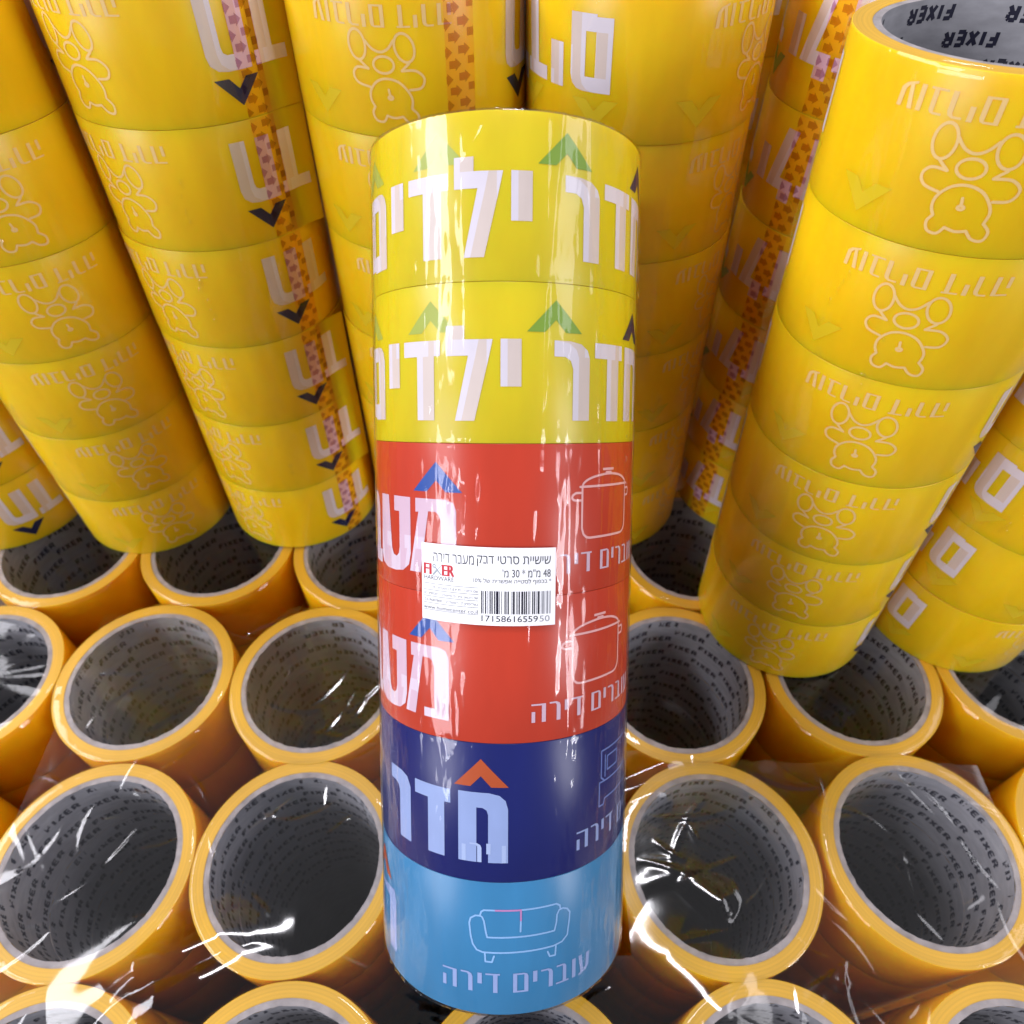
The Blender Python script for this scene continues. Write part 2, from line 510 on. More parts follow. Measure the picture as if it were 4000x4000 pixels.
# ------------------------------------------------------------------ the other prints of the striped pack
MEM = [P('-30.2,30.4 -18.3,30.4 -15.8,29.4 -14.8,27.0 -14.8,6.3 -24.4,6.3 -24.4,9.4 -20.2,9.4 -20.2,23.6 -21,25.6 -22.4,26.4 -24.9,26.4 -28.3,6.3 -33,6.3 -28.9,26 -30.2,25.9')]
TET = [P('-51.2,30.3 -45.2,30.3 -43.3,12.6 -42.2,10.6 -40.3,10.2 -38.9,11.4 -38.4,13.5 -38.4,25.4 -41.4,25.4 -41.4,30.4 -32.6,30.4 -32.6,12 -33.6,8.2 -36.6,6.0 -41,5.4 -47,5.5 -50.5,7 -52,10')]
BET = [P('-69,6 -52.4,6 -52.4,10.6 -54.6,10.6 -54.6,25 -55.6,28.6 -58,30.4 -69,30.4 -69,25.7 -61.8,25.7 -61,24.6 -61,10.6 -69,10.6')]
HE_K = [P('-86,30.4 -74,30.4 -72.4,29 -72.4,6 -78.4,6 -78.4,25.6 -86,25.6'), rect(-86, 6, -80.5, 21)]

def red_art(ds=0.0):
    art = Art()
    word = [shift(p, ds) for p in MEM + TET + BET + HE_K]
    A, B = triangulate(word, [shift(p, -5.5, -12.5) for p in word])
    art.add(A, M_PINKW2, 1, True); art.add(B, M_PINKW, 1, True)
    art.add([shift(CHEV, -21.8 + ds, 32.7)], M_BLUEP, 2)
    L = []
    def st(t, w=0.75, sp=0):
        pts = [(a + ds, b) for a, b in P(t)]
        if sp: pts = spline(pts, sp)
        L.extend(ribbon(pts, w))
    L.append(shift(rect(35.5, 39.2, 41.4, 40.0), ds)); L.append(shift(rect(37.0, 38.0, 40.2, 38.9), ds))
    st('26.6,34.3 27,35.4 29,36.6 32.5,37.5 38.5,38.1 44.1,37.6 47.6,36.6 49.7,35.4 50.4,34.4', 0.75, 4)
    st('25.6,34.3 51.4,34.3')
    st('26.5,34 26.5,21 27.2,19 28.4,18 29.8,17.7 47,17.7 48.6,18.2 49.8,19.4 50.3,21.2 50.3,34')
    st('26.5,32.4 24,32.4 22.9,31.8 22.5,31 23,30.3 24,30 26.3,30'); st('50.5,32.6 53.2,32.6 53.7,31.4 53,30.2 50.5,30.1')
    art.add(L, M_THIN_R, 2)
    art.add(hebrew_small(37.0 + ds, 10.0, 0.92), M_PINKW, 2)
    # a second kitchen word starts again round the back
    return art

def navy_art():
    art = Art()
    word = [P('-14.6,7 -8.4,7 -8.4,26 -6.4,26 -5,25.2 -4.5,23.6 -4.5,7 2,7 2,25.6 1.2,28.6 -0.8,30.4 -4.2,31.2 -14.6,31.2'),
            P('-32,26.2 -17.4,26.2 -17.4,31 -32,31'), P('-26.2,7 -19.7,7 -19.7,26.2 -26.2,26.2'),
            P('-46.5,31.4 -39.4,31.4 -36,30.2 -34.3,26.9 -34.3,7 -40.5,7 -40.5,23.4 -41.2,25.4 -43,26.3 -46.5,26.3')]
    word += [shift(P('-80,26.4 -62,26.4 -62,31.2 -80,31.2'), 0), rect(-68, 7, -62, 26.4)]
    art.add(word, M_PALEBLUE, 1)
    gh = [p for p in hebrew_small(8.5, 10.4, 0.95) if max(q[0] for q in p) < 1.7 and min(q[0] for q in p) > -14.4]
    art.add(gh, M_PALEBLUE2, 2)
    art.add([shift(CHEV, -6.9, 33.2)], M_ORANGEP, 2)
    L = []
    for t in ('37.9,38.8 37.9,29.2 40,27.5 48,27.5 58,27.5', '37.9,38.8 60,38.8', '40.2,36.6 40.2,29', '37,27.6 37,19 39.5,19 40.2,21 58,21', '41.5,36 41.5,31 48.5,31 48.5,36 41.5,36', '37,27.6 40,27.5'):
        L.extend(ribbon(P(t), 0.6))
    art.add(L, M_THIN_N, 2)
    art.add(hebrew_small(52.5, 10.3, 0.97), M_PALEBLUE, 2)
    return art

def blue_art():
    art = Art()
    L = []
    L += ribbon(P('-7.2,36 -8.8,35.9 -10.4,34.8 -10.9,33 -10.4,28.3 -9.7,25.5 -8.4,23.6 -6.3,22.9 -2.5,22.9 5,23 11.8,23 18,23 21.2,23.6 23.2,25.4 23.9,30.6 24.1,33.5 23,35.1 21.4,35.8 19.9,35.6 19.1,34.1 18.9,31.3 18.2,28.5 11.8,28.5 5,28.5 -4.8,28.4 -5.2,30 -5.9,34.2 -6.5,35.6 -7.2,36'), 0.62)
    L += ribbon(P('-7.3,35.9 -6.8,37.5 -5.9,38.1 -1.7,38.2 5.8,38.1 11.7,38.1 18.8,38.1 20.1,37.2 20.4,35.8'), 0.62)
    L += ribbon(P('6.4,34 6.3,30.4'), 0.62)
    L += ribbon(P('-5.6,22.7 -5.4,19.6 -3.2,19.5 -2.5,21.7'), 0.62) + ribbon(P('18.8,22.7 18.6,19.4 16.6,19.5 15.8,21.4'), 0.62)
    art.add(L, M_THIN_B, 1)
    art.add(ribbon(P('-2,38.2 6.4,38.1 6.4,34.4'), 0.62), M_PINKLINE, 2)
    art.add(hebrew_small(6.2, 11.8, 1.0), M_PALEBLUE, 2)
    art.add([shift(CHEV, -57.5, 33.4)], M_ORANGEP, 2)
    art.add([P('-66,27 -46,31 -44.8,27 -44.8,7 -50.8,7 -50.8,26 -66,26'), rect(-66, 7, -60, 24)], M_PALEBLUE, 1)
    return art

# ------------------------------------------------------------------ the paper core with its printed maker's word
GLYPH = {
    'F': ['0,0 0,1', '0,1 0.8,1', '0,0.52 0.66,0.52'],
    'I': ['0.1,0 0.1,1'],
    'X': ['0,0 0.85,1', '0,1 0.85,0'],
    'E': ['0,0 0,1', '0,1 0.8,1', '0,0.5 0.7,0.5', '0,0 0.8,0'],
    'R': ['0,0 0,1', '0,1 0.6,1', '0.6,1 0.8,0.88', '0.8,0.88 0.8,0.62', '0.8,0.62 0.6,0.5', '0,0.5 0.6,0.5', '0.45,0.5 0.85,0'],
}
def core_word():
    polys = []; x = 0
    for ch, adv in (('F', 3.75), ('I', 2.2), ('X', 4.1), ('E', 3.9), ('R', 3.6)):
        for t in GLYPH[ch]:
            polys += ribbon([(x + a * 2.9, b * 3.9) for a, b in P(t)], 1.25, caps=False)
        x += adv
    return polys

def core_mesh(name, flip):
    bm = bmesh.new(); mats = [M_CORE, M_CORE_EDGE, M_COREINK]
    z0, z1 = 0.25, W - 0.35
    seg = 120
    rnd = random.Random(4)
    # inner wall (normals to the axis), frayed ends
    lathe(bm, [(R_IN, z1), (R_IN, W * 0.66), (R_IN, W * 0.33), (R_IN, z0)], seg, 0)
    lathe(bm, [(R_CORE - 0.02, z1 + 0.05), (R_CORE - 0.9, z1 + 0.12), (R_IN + 0.6, z1 + 0.1), (R_IN, z1)], seg, 1)
    lathe(bm, [(R_IN, z0), (R_CORE - 0.02, z0)], seg, 1)
    for v in bm.verts:
        if v.co.z > (z1 - 0.05) * MM and math.hypot(v.co.x, v.co.y) < (R_CORE - 0.3) * MM:
            v.co.z += rnd.uniform(-0.22, 0.2) * MM
            k = 1 + rnd.uniform(-0.006, 0.004)
            v.co.x *= k; v.co.y *= k
    Ci = 2 * math.pi * R_IN
    tris = triangulate(core_word())
    art = Art()
    n = 7; pitch = Ci / n
    all_t = []
    row = 0; v = 2.2
    while v < W - 4.6:
        for k in range(n):
            s = k * pitch + (row % 2) * pitch / 2 + (row // 2) * 1.5
            for t in tris:
                if flip: all_t.append([(s + 17 - a, v + (3.9 - b) + 0.02 * (17 - a) - 0.2) for a, b in t])
                else: all_t.append([(s + a, v + b + 0.02 * a) for a, b in t])
        row += 1; v += 7.8
    art.add(all_t, M_COREINK, 0, True)
    art.into(bm, mats, R_IN, step=6.0, inward=True, lift=0.06)
    me = bpy.data.meshes.new(name); bm.to_mesh(me); bm.free()
    for m in mats: me.materials.append(m)
    return me

# ------------------------------------------------------------------ shrink wrap
def ridged(x, y, z):
    return 1 - abs(noise.noise(Vector((x, y, z)))) * 2

def wrap_mesh(name, mat, ns, nv, amp, seed, L=288.0, cap_top=False, tuck=True, creases=(), specks=0, mid=0.0):
    """a closed sleeve of film hugging the six rolls, pulled into fine lengthwise wrinkles"""
    bm = bmesh.new()
    rings = []
    prof = []
    if tuck: prof += [(0.80, -0.9), (0.93, -0.75)]
    prof += [(1.0, -0.2)] + [(1.0, L * k / nv) for k in range(1, nv)] + [(1.0, L + 0.25)]
    if tuck and not cap_top: prof += [(0.95, L + 0.9), (0.84, L + 1.1)]
    for fr, z in prof:
        ring = []
        for k in range(ns):
            th = 2 * math.pi * k / ns
            s = th * R_OUT
            # periodic sampling on the circle
            cx, cy = math.cos(th) * 7.4, math.sin(th) * 7.4
            wob = noise.noise(Vector((cx * 0.5 + seed, cy * 0.5, z * 0.02))) * 1.1
            d = 0.50 + amp * (0.30 * noise.noise(Vector((cx * 0.55, cy * 0.55 + seed, z * 0.006)))
                              + 0.20 * max(0, ridged(cx * 1.5 + wob, cy * 1.5 + seed, z * 0.012)) ** 3
                              + mid * noise.noise(Vector((cx * 2.3 + wob * 2, cy * 2.3 + seed, z * 0.13)))
                              + 0.07 * noise.noise(Vector((cx * 5 + wob, cy * 5, z * 0.05 + seed)))
                              + 0.05 * noise.noise(Vector((cx * 9, cy * 9 + wob, z * 0.22 + seed))))
            for cs, cz in creases:
                zz = min(max(z / L, 0), 1)
                sc = next((a[1] + (b[1] - a[1]) * (zz - a[0]) / (b[0] - a[0]) for a, b in zip(cz, cz[1:]) if a[0] <= zz <= b[0]), None)
                if sc is None: continue
                sd = (s + CIRC / 2) % CIRC - CIRC / 2 - sc - 0.5 * noise.noise(Vector((z * 0.06, cs, seed)))
                d += cs * math.exp(-(sd / 0.75) ** 2)
            d = max(d, 0.22)
            seam = min(abs(z - W * j) for j in range(0, 7))
            if seam < 1.6 and 0 < z < L: d -= 0.10 * (1 - seam / 1.6)
            r = R_OUT * fr + d
            ring.append(bm.verts.new((r * MM * math.sin(th), -r * MM * math.cos(th), z * MM)))
        rings.append(ring)
    if cap_top:
        for fr in (0.965, 0.90, 0.82, 0.74, 0.64, 0.54, 0.44, 0.34, 0.24, 0.14, 0.06):
            ring = []
            for k in range(ns):
                th = 2 * math.pi * k / ns
                x, y = fr * math.cos(th), fr * math.sin(th)
                pleat = noise.noise(Vector((math.cos(th) * 5, math.sin(th) * 5, seed))) * 0.55 + noise.noise(Vector((math.cos(th) * 13, math.sin(th) * 13, seed))) * 0.25
                z = L + 0.55 + 0.45 * (pleat + 0.4) * math.exp(-((fr - 0.85) / 0.25) ** 2) - 1.2 * max(0, 1 - (fr / 0.84) ** 2)
                z += 0.35 * noise.noise(Vector((x * 2.2 + seed, y * 2.2, 0.3))) * (fr < 0.85)
                if fr > 0.8: z = max(z, L + 0.35)
                ring.append(bm.verts.new((R_OUT * fr * MM * math.sin(th), -R_OUT * fr * MM * math.cos(th), z * MM)))
            rings.append(ring)
    for a, b in zip(rings, rings[1:]):
        for k in range(ns):
            f = bm.faces.new((a[k], a[(k + 1) % ns], b[(k + 1) % ns], b[k])); f.smooth = True
    if cap_top: bm.faces.new(rings[-1]).smooth = True
    rs = random.Random(int(seed * 100))
    th, z = 0.0, 0.0
    for q in range(specks):             # little puckers, in short lines down the film
        if q % 5 == 0: th, z = rs.uniform(0, 2 * math.pi), rs.uniform(20, L - 20)
        z = min(max(z + rs.uniform(-9, 5), 4), L - 4); th += rs.uniform(-0.03, 0.03)
        a_, b_, h_ = rs.uniform(0.5, 1.3), rs.uniform(0.7, 2.2), rs.uniform(0.25, 0.7)
        prev = None
        for fr, hz in ((1.0, -0.05), (0.72, 0.45), (0.38, 0.85)):
            ring = []
            for k in range(12):
                t = 2 * math.pi * k / 12
                w_ = 1 + rs.uniform(-0.2, 0.2)
                r = R_OUT + 0.75 + h_ * hz
                tt = th + a_ * fr * w_ * math.cos(t) / R_OUT
                ring.append(bm.verts.new((r * MM * math.sin(tt), -r * MM * math.cos(tt), (z + b_ * fr * w_ * math.sin(t)) * MM)))
            if prev:
                for k in range(12): bm.faces.new((prev[k], prev[(k + 1) % 12], ring[(k + 1) % 12], ring[k])).smooth = True
            prev = ring
        bm.faces.new(prev).smooth = True
    me = bpy.data.meshes.new(name); bm.to_mesh(me); bm.free()
    me.materials.append(mat)
    return me

# ------------------------------------------------------------------ the shelf
def box_sheet(name, x0, x1, y0, y1, z):
    me = bpy.data.meshes.new(name)
    me.from_pydata([(x0, y0, z), (x1, y0, z), (x1, y1, z), (x0, y1, z)], [], [(0, 1, 2, 3)])
    me.materials.append(M_SHELF)
    return link(name, me)
tag(box_sheet('floor', -3, 3, -3, 3, 0.0), kind='structure')

# ------------------------------------------------------------------ packs
Z_RING = (CAM_H - 353.5)            # top of the lower layer, mm
ME_PLAIN = tape_mesh('plain_yellow_roll', M_YELLOW_SHADE, M_EDGE)
ME_YELLOW = tape_mesh('printed_yellow_roll', M_YELLOW, M_EDGE, yellow_art())
ME_CORE = core_mesh('printed_core', False)
ME_CORE_F = core_mesh('printed_core_turned', True)
def plain_core():
    bm = bmesh.new()
    lathe(bm, [(R_IN, W - .3), (R_IN, .3)], 72, 0)
    lathe(bm, [(R_CORE, W - .3), (R_IN, W - .3)], 72, 1); lathe(bm, [(R_IN, .3), (R_CORE, .3)], 72, 1)
    me = bpy.data.meshes.new('plain_core'); bm.to_mesh(me); bm.free()
    me.materials.append(M_CORE); me.materials.append(M_CORE_EDGE); return me
ME_CORE_P = plain_core()
ME_WRAP_REAR = wrap_mesh('rear_wrap', M_FILM_R, 200, 110, 1.1, 3.3, specks=110)
ME_WRAP_LOW = wrap_mesh('lower_wrap', M_FILM_CAP, 144, 30, 1.0, 8.1, cap_top=True, specks=60)
ME_WRAP_FRONT = wrap_mesh('front_wrap', M_FILM, 420, 300, 1.0, 1.7, creases=(
    (0.34, ((0.64, 11.0), (0.80, 12.5), (0.90, 15.0), (1.0, 17.5))),
    (0.38, ((0.55, 34.0), (0.70, 33.0), (0.80, 31.0), (0.86, 28.0), (1.0, 27.0))),
    (0.30, ((0.30, 6.0), (0.45, 7.0), (0.60, 9.5))),
    (0.30, ((0.0, 2.5), (0.15, 3.5), (0.30, 4.0))),
    (0.60, ((0.955, -11.0), (1.0, -2.0)))), specks=24, mid=0.15)

FLIP = Matrix.Translation((0, 0, W * MM)) @ Matrix.Rotation(math.pi, 4, 'Y')

def pack_root(label, M4, group):
    o = bpy.data.objects.new('tape_pack', None)
    o.empty_display_size = 0.02
    col.objects.link(o)
    o.matrix_world = M4
    tag(o, label, 'tape pack', group)
    return o

def add_roll(root, k, tape_me, core_me, turn, flip=True):
    t = link('tape_roll', tape_me, root)
    t.matrix_local = Matrix.Translation((0, 0, W * MM * k)) @ Matrix.Rotation(turn, 4, 'Z') @ (FLIP if flip else Matrix.Identity(4))
    c = link('cardboard_core', core_me, t)
    return t

def frame(base, lean):
    """upright pack: base in mm (camera over the origin), lean in degrees; local -y faces the camera"""
    a = Vector((math.tan(math.radians(lean[0])), math.tan(math.radians(lean[1])), 1)).normalized()
    e1 = (right_w - a * right_w.dot(a)).normalized()
    y = a.cross(e1)
    M3 = Matrix((e1, y, a)).transposed()
    return Matrix.Translation(Vector((base[0], base[1], base[2])) * MM) @ M3.to_4x4()

# --- the striped pack in front, leaning back against two yellow ones
base = Vector((-2.4822, 65.6456, CAM_H - 326.2))
ax = Vector((0.0019, 0.6690, 0.7433)).normalized()
e1 = (Vector((1.0, -0.0029, 0.0001)) - ax * ax.x).normalized()
e1 = (e1 - ax * e1.dot(ax)).normalized()
FM = Matrix.Translation(base * MM) @ Matrix((e1, ax.cross(e1), ax)).transposed().to_4x4()
front = pack_root('striped tape pack of yellow, red, navy and blue rolls with white barcode label', FM, None)
ME_RED = tape_mesh('red_roll', M_RED, M_EDGE_RED, red_art())
ME_LEMON = tape_mesh('lemon_yellow_roll', M_LEMON_LIT, M_EDGE, yellow_art(front=True))
ME_NAVY = tape_mesh('navy_roll', M_NAVY, M_EDGE_NAVY, navy_art())
ME_BLUE = tape_mesh('light_blue_roll', M_BLUE, M_EDGE_BLUE, blue_art())
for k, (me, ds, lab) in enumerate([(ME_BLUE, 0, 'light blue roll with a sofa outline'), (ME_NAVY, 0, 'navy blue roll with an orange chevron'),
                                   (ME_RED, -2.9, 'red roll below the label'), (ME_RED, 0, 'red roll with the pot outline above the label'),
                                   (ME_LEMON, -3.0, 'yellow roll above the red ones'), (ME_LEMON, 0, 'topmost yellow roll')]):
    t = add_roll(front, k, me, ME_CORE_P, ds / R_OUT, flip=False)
    t['label'] = lab
link('shrink_wrap', ME_WRAP_FRONT, front)

# --- its label
def text_polys(body, x0, x1, y0, y1, bold=0.012):
    """a line of writing as triangles stretched into the box"""
    cu = bpy.data.curves.new('txt', 'FONT'); cu.body = body; cu.resolution_u = 3; cu.fill_mode = 'NONE'; cu.offset = bold
    o = bpy.data.objects.new('txt', cu); col.objects.link(o)
    dg = bpy.context.evaluated_depsgraph_get()
    me = bpy.data.meshes.new_from_object(o.evaluated_get(dg))
    bpy.data.objects.remove(o); bpy.data.curves.remove(cu)
    vs = [Vector((v.co.x, v.co.y)) for v in me.vertices]
    ed = [tuple(e.vertices) for e in me.edges]
    bpy.data.meshes.remove(me)
    r = delaunay_2d_cdt(vs, ed, [], 1, 1e-6)
    def inside(t):                      # even-odd rule at the triangle's centre
        cx = sum(r[0][i].x for i in t) / 3; cy = sum(r[0][i].y for i in t) / 3
        n = 0
        for a, b in ed:
            p, q = vs[a], vs[b]
            if (p.y > cy) != (q.y > cy) and p.x + (cy - p.y) / (q.y - p.y) * (q.x - p.x) > cx: n += 1
        return n % 2 == 1
    xs = [v.x for v in r[0]]; ys = [v.y for v in r[0]]
    ax_, bx = min(xs), max(xs); ay, by = min(ys), max(ys)
    f = lambda v: (x0 + (v.x - ax_) / (bx - ax_) * (x1 - x0), y0 + (v.y - ay) / (by - ay) * (y1 - y0))
    return [[f(r[0][i]) for i in t] for t in r[2] if inside(t)]

LR = 47.35                          # the label lies on the film
LX = lambda s: s
def lab_v(s, v): return v - 0.0175 * (s + 5)      # the label sits a little askew
lab = Art()
NS = 46
lab_outline = rect(-27.5, 135.3, 17.0, 160.1)
lab.add([[(s, lab_v(s, v)) for s, v in lab_outline]], M_PAPER, 0)
H1 = '\u05e9\u05d9\u05e9\u05d9\u05d9\u05ea \u05e1\u05e8\u05d8\u05d9 \u05d3\u05d1\u05e7'[::-1]
H1b = '\u05de\u05e2\u05d1\u05e8 \u05d3\u05d9\u05e8\u05d4'[::-1]
inkjobs = [
    (H1b, -22.9, -9.0, 154.1, 157.0, M_GREYINK), (H1, -8.0, 15.3, 153.7, 157.2, M_BLACK),
    ("'\u05de 30 * \u05de\"\u05de 48", 0.0, 15.3, 150.5, 153.1, M_BLACK),
    ('.10% ' + '* \u05d1\u05db\u05e4\u05d5\u05e3 \u05dc\u05e1\u05d8\u05d9\u05d9\u05d4 \u05d0\u05e4\u05e9\u05e8\u05d9\u05ea \u05e9\u05dc'[::-1], -10.0, 15.5, 148.2, 150.0, M_BLACK),
    ('FI', -26.5, -23.8, 149.75, 153.3, M_REDINK), ('ER', -19.6, -15.6, 149.75, 153.3, M_REDINK),
    ('HARDWARE', -26.5, -15.6, 148.05, 149.5, M_GREYINK),
    ('\u05e1\u05d9\u05df'[::-1] + ' :' + '\u05ea\u05d5\u05e6\u05e8\u05ea'[::-1] + ' | S.B.P.M : ' + '\u05e9\u05dd \u05d4\u05d9\u05e6\u05e8\u05df'[::-1], -23.4, -7.6, 145.0, 146.1, M_GREYINK),
    ('HC. IMPORT - ' + "\u05d0\u05d9\u05d9\u05e6' \u05e1\u05d9 \u05d0\u05d9\u05de\u05e4\u05d5\u05e8\u05d8"[::-1] + ' :' + '\u05e9\u05dd \u05d4\u05d9\u05d1\u05d5\u05d0\u05df'[::-1], -26.8, -7.7, 142.9, 144.0, M_GREYINK),
    ('03-9687800 | ' + '\u05d8\u05d5\u05dc\u05d9\u05e4\u05de\u05df 7, \u05e8\u05d0\u05e9\u05dc"\u05e6'[::-1], -26.4, -7.8, 140.75, 142.0, M_GREYINK),
    ('www.homecenter.co.il', -26.8, -7.8, 138.5, 139.75, M_BLACK),
    ('17158616559', -6.6, 11.2, 136.25, 138.2, M_BLACK), ('50', 11.75, 15.1, 136.25, 138.2, M_PALEINK),
]
for body, x0, x1, y0, y1, mt in inkjobs:
    pl = text_polys(body, x0, x1, y0, y1)
    pl = [[(s, lab_v(s, v) + 0.3) for s, v in q] for q in pl]
    lab.add(pl, mt, 1, True)
    if mt is M_REDINK:              # the heavy red letters
        for dx, dy in ((0.22, 0), (-0.22, 0)):
            lab.add([[(s + dx, v + dy) for s, v in q] for q in pl], mt, 1.2 + dx * 0.3, True)
L = []
for v in (146.75, 144.65, 142.6, 140.4, 138.15):
    L.append([(-26.8, lab_v(-26.8, v) + .3), (-7.5, lab_v(-7.5, v) + .3), (-7.5, lab_v(-7.5, v) + .45), (-26.8, lab_v(-26.8, v) + .45)])
lab.add(L, M_GREYINK, 1)
bars = '1101001100100110110011011110100100001101011000010111001010110011101101100101000110110010111001011101001110011'
x = -6.7; wd = 22.1 / len(bars); Lb, Lp = [], []
i = 0
while i < len(bars):
    j = i
    while j < len(bars) and bars[j] == bars[i]: j += 1
    if bars[i] == '1':
        a, b = x + i * wd, x + j * wd - 0.03
        q = [(s, lab_v(s, v) + .3) for s, v in rect(a, 138.75, b, 146.05)]
        (Lp if a > 11.2 else Lb).append(q)
    i = j
lab.add(Lb, M_BLACK, 1); lab.add(Lp, M_PALEINK, 1)
# crossed wrench and screwdriver
wr = ribbon(P('-20.2,150 -22.3,152.3'), 0.5) + ribbon(ellipse(-22.6, 152.6, 0.5, 0.5, 0, 10, 0.4, 5.0), 0.4)
wr += ribbon(P('-22.9,149.9 -21.6,151.3'), 0.7) + ribbon(P('-21.6,151.3 -19.9,153.1'), 0.22)
lab.add([[(s, lab_v(s, v) + .3) for s, v in q] for q in wr], M_STEELINK, 1)
bm = bmesh.new(); mats = []
lab.into(bm, mats, LR, step=2.0, lift=0.0)
me = bpy.data.meshes.new('price_label'); bm.to_mesh(me); bm.free()
for m_ in mats: me.materials.append(m_)
link('price_label', me, front)

# --- yellow packs standing on the lower layer, all upside down
def arrow_roll(name, s, flap=None): return tape_mesh(name, M_YELLOW, M_EDGE, yellow_art(s, flap=flap), flap=flap)
ME_Y_B = arrow_roll('yellow_roll_arrows_on_letter', -185.5)
ME_Y_B2 = arrow_roll('yellow_roll_loose_end', -185.5, -191.5)
ME_Y_C = arrow_roll('yellow_roll_arrows_by_bear', -148.0)
ME_Y_E = arrow_roll('yellow_roll_arrows_middle', -15.0)
G_REAR = 'yellow packs standing on top behind the striped pack'
ZB = Z_RING
rear = [
    # x, y, z, lean, art shift, mesh, label
    (-134.5, 321.5, ZB - 0.0, (0, 2.6), -143.2, ME_Y_B, 'yellow pack with navy chevrons and pink arrow strip, left of the striped pack'),
    (-41, 331.0, ZB, (0.3, 0), -125.4, ME_Y_C, 'yellow pack with bear outline at top, behind the left edge of the striped pack'),
    (60.7, 322.5, ZB, (-2.0, 0.5), -77.0, ME_YELLOW, 'yellow pack with white letters at top, behind the right edge of the striped pack'),
    (156.5, 334.5, ZB, (0, 0), -57.0, ME_Y_E, 'shaded yellow pack with pink arrow strip, wedged between two yellow packs on the right'),
    (157.2, 233.6, ZB, (-1.75, 2.2), -142.6, ME_YELLOW, 'forward yellow standing pack on the right with repeated pale bear outlines'),
    (-228, 318, ZB, (0, 0), -94.0, ME_YELLOW, 'yellow pack left of the one with navy chevrons, half hidden by it'),
    (108, 421, ZB, (0, 0), -30.0, ME_YELLOW, 'deeply shaded yellow pack glimpsed through the narrow gap right of the striped pack'),
    (-322, 320, ZB, (0, 0.4), -150.0, ME_YELLOW, 'leftmost yellow standing pack, only its base showing at the left edge'),
    (252, 238, ZB, (0.5, 0), -100.0, ME_YELLOW, 'rightmost yellow standing pack at the right edge, beside the forward one'),
]
rnd = random.Random(11)
for x, y, z, lean, sh, me_, labl in rear:
    root = pack_root(labl, frame((x, y, z), lean), G_REAR)
    for k in range(6):
        j = rnd.uniform(-1.0, 1.0)
        t = add_roll(root, k, ME_Y_B2 if (me_ is ME_Y_B and k in (5, 4, 2, 1)) else me_, ME_CORE if k == 5 else ME_CORE_P, (sh + j) / R_OUT)
        t.location.x += rnd.uniform(-0.35, 0.35) * MM; t.location.y += rnd.uniform(-0.2, 0.2) * MM
    w = link('shrink_wrap', ME_WRAP_REAR, root)
    w.rotation_euler.z = rnd.uniform(0, 6.28)

# --- the lower layer, seen from above: open cores
G_LOW = 'yellow packs of the lower layer with open cores facing up'
low = [
    (-98.0, 94.9, 'open-core pack left of the light blue base of the striped pack, nearest large one'),
    (-103.5, 185.3, 'open-core pack left of the red part of the striped pack, touching it'),
    (-196.5, 186.6, 'open-core pack second to the left of the red part of the striped pack'),
    (-191.8, 94.5, 'open-core pack second to the left of the light blue base of the striped pack'),
    (-180.7, 278.9, 'dark open-core pack under the left side of the pack with navy chevrons'),
    (-86.0, 277.6, 'dark open-core pack between the pack with navy chevrons and the striped pack'),
    (-88.4, 2.5, 'open-core pack cut by the bottom edge, just left of the striped pack'),
    (94.6, 95.2, 'open-core pack right of the light blue base of the striped pack, bright film streak inside'),
    (190.6, 98.2, 'open-core pack second to the right of the light blue base of the striped pack'),
    (89.6, 187.4, 'open-core pack right of the red rolls, beside the forward yellow pack'),
    (185.9, 191.0, 'dark open-core pack under the base of the forward yellow pack on the right'),
    (105.5, 2.2, 'open-core pack cut by the bottom edge, right of the striped pack'),
    (8.3, 1.9, 'open-core pack at the bottom edge, directly below the striped pack'),
    (111.6, 279.5, 'blackest open-core pack between the striped pack and the forward yellow pack'),
    (-183.5, 1.6, 'open-core pack in the bottom left corner area, second left of the striped pack'),
    (-2.0, 94.0, 'open-core pack hidden beneath the lower end of the striped pack'),
    (-8.0, 186.0, 'open-core pack hidden behind the middle of the striped pack'),
    (12.0, 277.6, 'open-core pack hidden behind the striped pack below the two yellow packs'),
    (-286.5, 93.0, 'open-core pack at the left edge, third left of the light blue base'),
    (-291.0, 186.0, 'open-core pack at the left edge, third left of the red part'),
    (-275.0, 280.0, 'dark open-core pack at the left edge under the leftmost standing packs'),
    (285.0, 102.0, 'open-core pack at the right edge, third right of the light blue base'),
    (281.0, 196.0, 'open-core pack at the right edge, right of the forward yellow pack base'),
    (206.0, 284.0, 'dark open-core pack behind the base of the forward yellow pack'),
    (201.0, 3.0, 'open-core pack in the bottom right corner area'),
]
rnd = random.Random(5)
for i, (x, y, labl) in enumerate(low):
    lean = (rnd.uniform(-0.25, 0.25), rnd.uniform(-0.25, 0.25))
    root = pack_root(labl, frame((x, y, 0.2), lean), G_LOW)
    for k in range(6):
        top = k >= 3
        turn = rnd.uniform(0, 6.28)
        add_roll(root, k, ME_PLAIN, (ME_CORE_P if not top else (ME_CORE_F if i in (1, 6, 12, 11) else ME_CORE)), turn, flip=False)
    if not (abs(x + 2) < 1 and abs(y - 94) < 1):
        w = link('shrink_wrap', ME_WRAP_LOW, root)
        w.rotation_euler.z = rnd.uniform(0, 6.28)

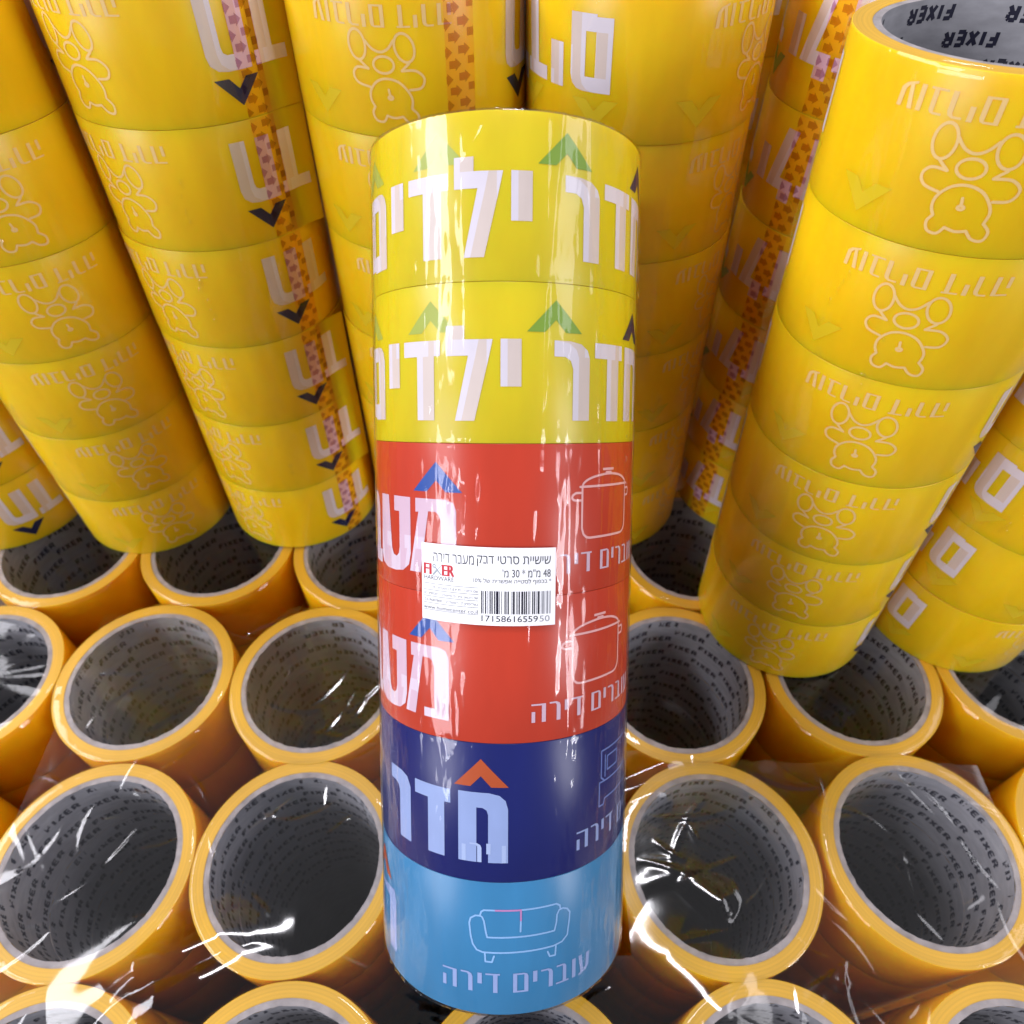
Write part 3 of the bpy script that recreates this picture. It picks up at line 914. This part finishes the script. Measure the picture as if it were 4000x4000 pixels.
# ------------------------------------------------------------------ loose film over the front packs
LAMP = Vector((50, 750, 2100))
def crest(pts, h0, top=9.0):
    """height of a fold along its line: rises so that its top stays square to the lamp over the shelf"""
    out = [(pts[0][0], pts[0][1], h0)]
    for (ax_, ay), (bx, by) in zip(pts, pts[1:]):
        p = Vector(((ax_ + bx) / 2, (ay + by) / 2, 290 + out[-1][2]))
        l = (LAMP - p).normalized(); d = (p - Vector((0, 0, CAM_H))).normalized()
        g = l - d; L = math.hypot(bx - ax_, by - ay)
        tz = -(g.x * (bx - ax_) + g.y * (by - ay)) / g.z
        out.append((bx, by, max(0.0, min(top, out[-1][2] + tz))))
    return out

def film_sheet(name, x0, x1, y0, y1, ridges, seed, label):
    """ridges: list of (points (x, y, crest height), half width, fold height, spread) in mm"""
    step = 0.8
    nx, ny = int((x1 - x0) / step), int((y1 - y0) / step)
    vs, ok = [], []
    rf = random.Random(int(seed * 77))
    folds = []                                     # fine creases everywhere in the sheet
    for q in range(int((x1 - x0) * (y1 - y0) / 420)):
        fx, fy, fa = rf.uniform(x0, x1), rf.uniform(y0, y1), rf.gauss(0.5 if x0 < 0 else -0.5, 0.7)
        fl = rf.uniform(5, 22)
        folds.append((fx, fy, math.cos(fa), math.sin(fa), fl, rf.uniform(0.5, 1.3), rf.uniform(0.15, 0.55), rf.uniform(-0.02, 0.02)))
    grid = {}
    for f_ in folds:
        for gx in range(int((f_[0] - f_[4] - 4) // 25), int((f_[0] + f_[4] + 4) // 25) + 1):
            for gy in range(int((f_[1] - f_[4] - 4) // 25), int((f_[1] + f_[4] + 4) // 25) + 1):
                grid.setdefault((gx, gy), []).append(f_)
    for j in range(ny + 1):
        for i in range(nx + 1):
            x, y = x0 + i * step, y0 + j * step
            z = 1.6 + 0.5 * noise.noise(Vector((x * 0.02, y * 0.02, seed))) + 0.10 * noise.noise(Vector((x * 0.11, y * 0.11, seed)))
            tent = 0.0
            for pts, hw, fh, spr in ridges:
                best = 1e9; hh = 0; e = 1.0
                for q, ((ax_, ay, ah), (bx, by, bh)) in enumerate(zip(pts, pts[1:])):
                    dx, dy = bx - ax_, by - ay
                    t0 = ((x - ax_) * dx + (y - ay) * dy) / (dx * dx + dy * dy)
                    t = max(0, min(1, t0))
                    d = math.hypot(x - ax_ - t * dx, y - ay - t * dy)
                    if d < best:
                        best = d; hh = ah + (bh - ah) * t; e = (q + t) / (len(pts) - 1)
                w_ = hw * (1 + 0.45 * noise.noise(Vector((x * 0.07, y * 0.07, seed + 3))))
                if best < 70:
                    tent = max(tent, hh * min(1, 3.0 * (1 - e)) * math.exp(-(best / spr) ** 2))
                    z += fh * min(1, 4.5 * e, 4.5 * (1 - e)) * math.exp(-(best / w_) ** 2)
            z += tent
            for fx, fy, ca, sa, fl, fw, fh_, fk in grid.get((int(x // 25), int(y // 25)), ()):
                dx, dy = x - fx, y - fy
                a_ = dx * ca + dy * sa; b_ = -dx * sa + dy * ca - fk * a_ * a_
                if abs(a_) < fl and abs(b_) < 4 * fw: z += fh_ * (1 - (a_ / fl) ** 2) * math.exp(-(b_ / fw) ** 2)
            vs.append((x * MM, y * MM, (z + 288.7) * MM))
            edge = 9 * noise.noise(Vector((x * 0.025, seed, 0.5))) + 2 * noise.noise(Vector((x * 0.12, seed, 0.5)))
            ok.append(y < y1 - 12 + edge and (y < 58 or abs(x) > 51 + 0.3 * edge))
    fs = []
    for j in range(ny):
        for i in range(nx):
            q = (j * (nx + 1) + i, j * (nx + 1) + i + 1, (j + 1) * (nx + 1) + i + 1, (j + 1) * (nx + 1) + i)
            if all(ok[k] for k in q): fs.append(q)
    me = bpy.data.meshes.new(name); me.from_pydata(vs, [], fs); me.materials.append(M_FILM_SHEET); smooth(me)
    o = link(name, me)
    tag(o, label, 'plastic film', 'clear film stretched over the front packs')
    return o

film_sheet('plastic_film', -232, -1, -40, 240,
           [(crest([(-92, 63), (-108, 64.5), (-122, 63.5), (-134, 57), (-152, 52), (-164, 46), (-185, 36)], 0.5, 10.0), 6.0, 0.45, 12.0),
            (crest([(-94, 62), (-111, 56), (-125, 48), (-147, 36.5), (-165, 24)], 0.6, 11.0), 5.5, 0.35, 14.0)], 2.1,
           'clear crumpled plastic film with bright streaks left of the striped pack base')
film_sheet('plastic_film', 1, 232, -40, 156,
           [(crest([(52, 67), (66, 57), (78, 44), (87, 34), (100, 14)], 0.5), 7.0, 0.40, 17.0),
            (crest([(108, 30), (118, 38), (128, 46), (140, 52)], 0.0, 0.0), 4.0, 1.0, 8.0),
            (crest([(77, 90), (89, 80), (99, 73)], 0.5), 4.5, 0.5, 7.0), (crest([(77, 90), (57, 84)], 0.5), 3.5, 0.4, 6.0),
            (crest([(52, 130), (70, 137), (88, 143)], 0.3), 2.2, 0.5, 6.0), (crest([(52, 118), (77, 128)], 0.3), 2.2, 0.5, 6.0)], 5.4,
           'clear crumpled plastic film with bright streaks right of the striped pack base')
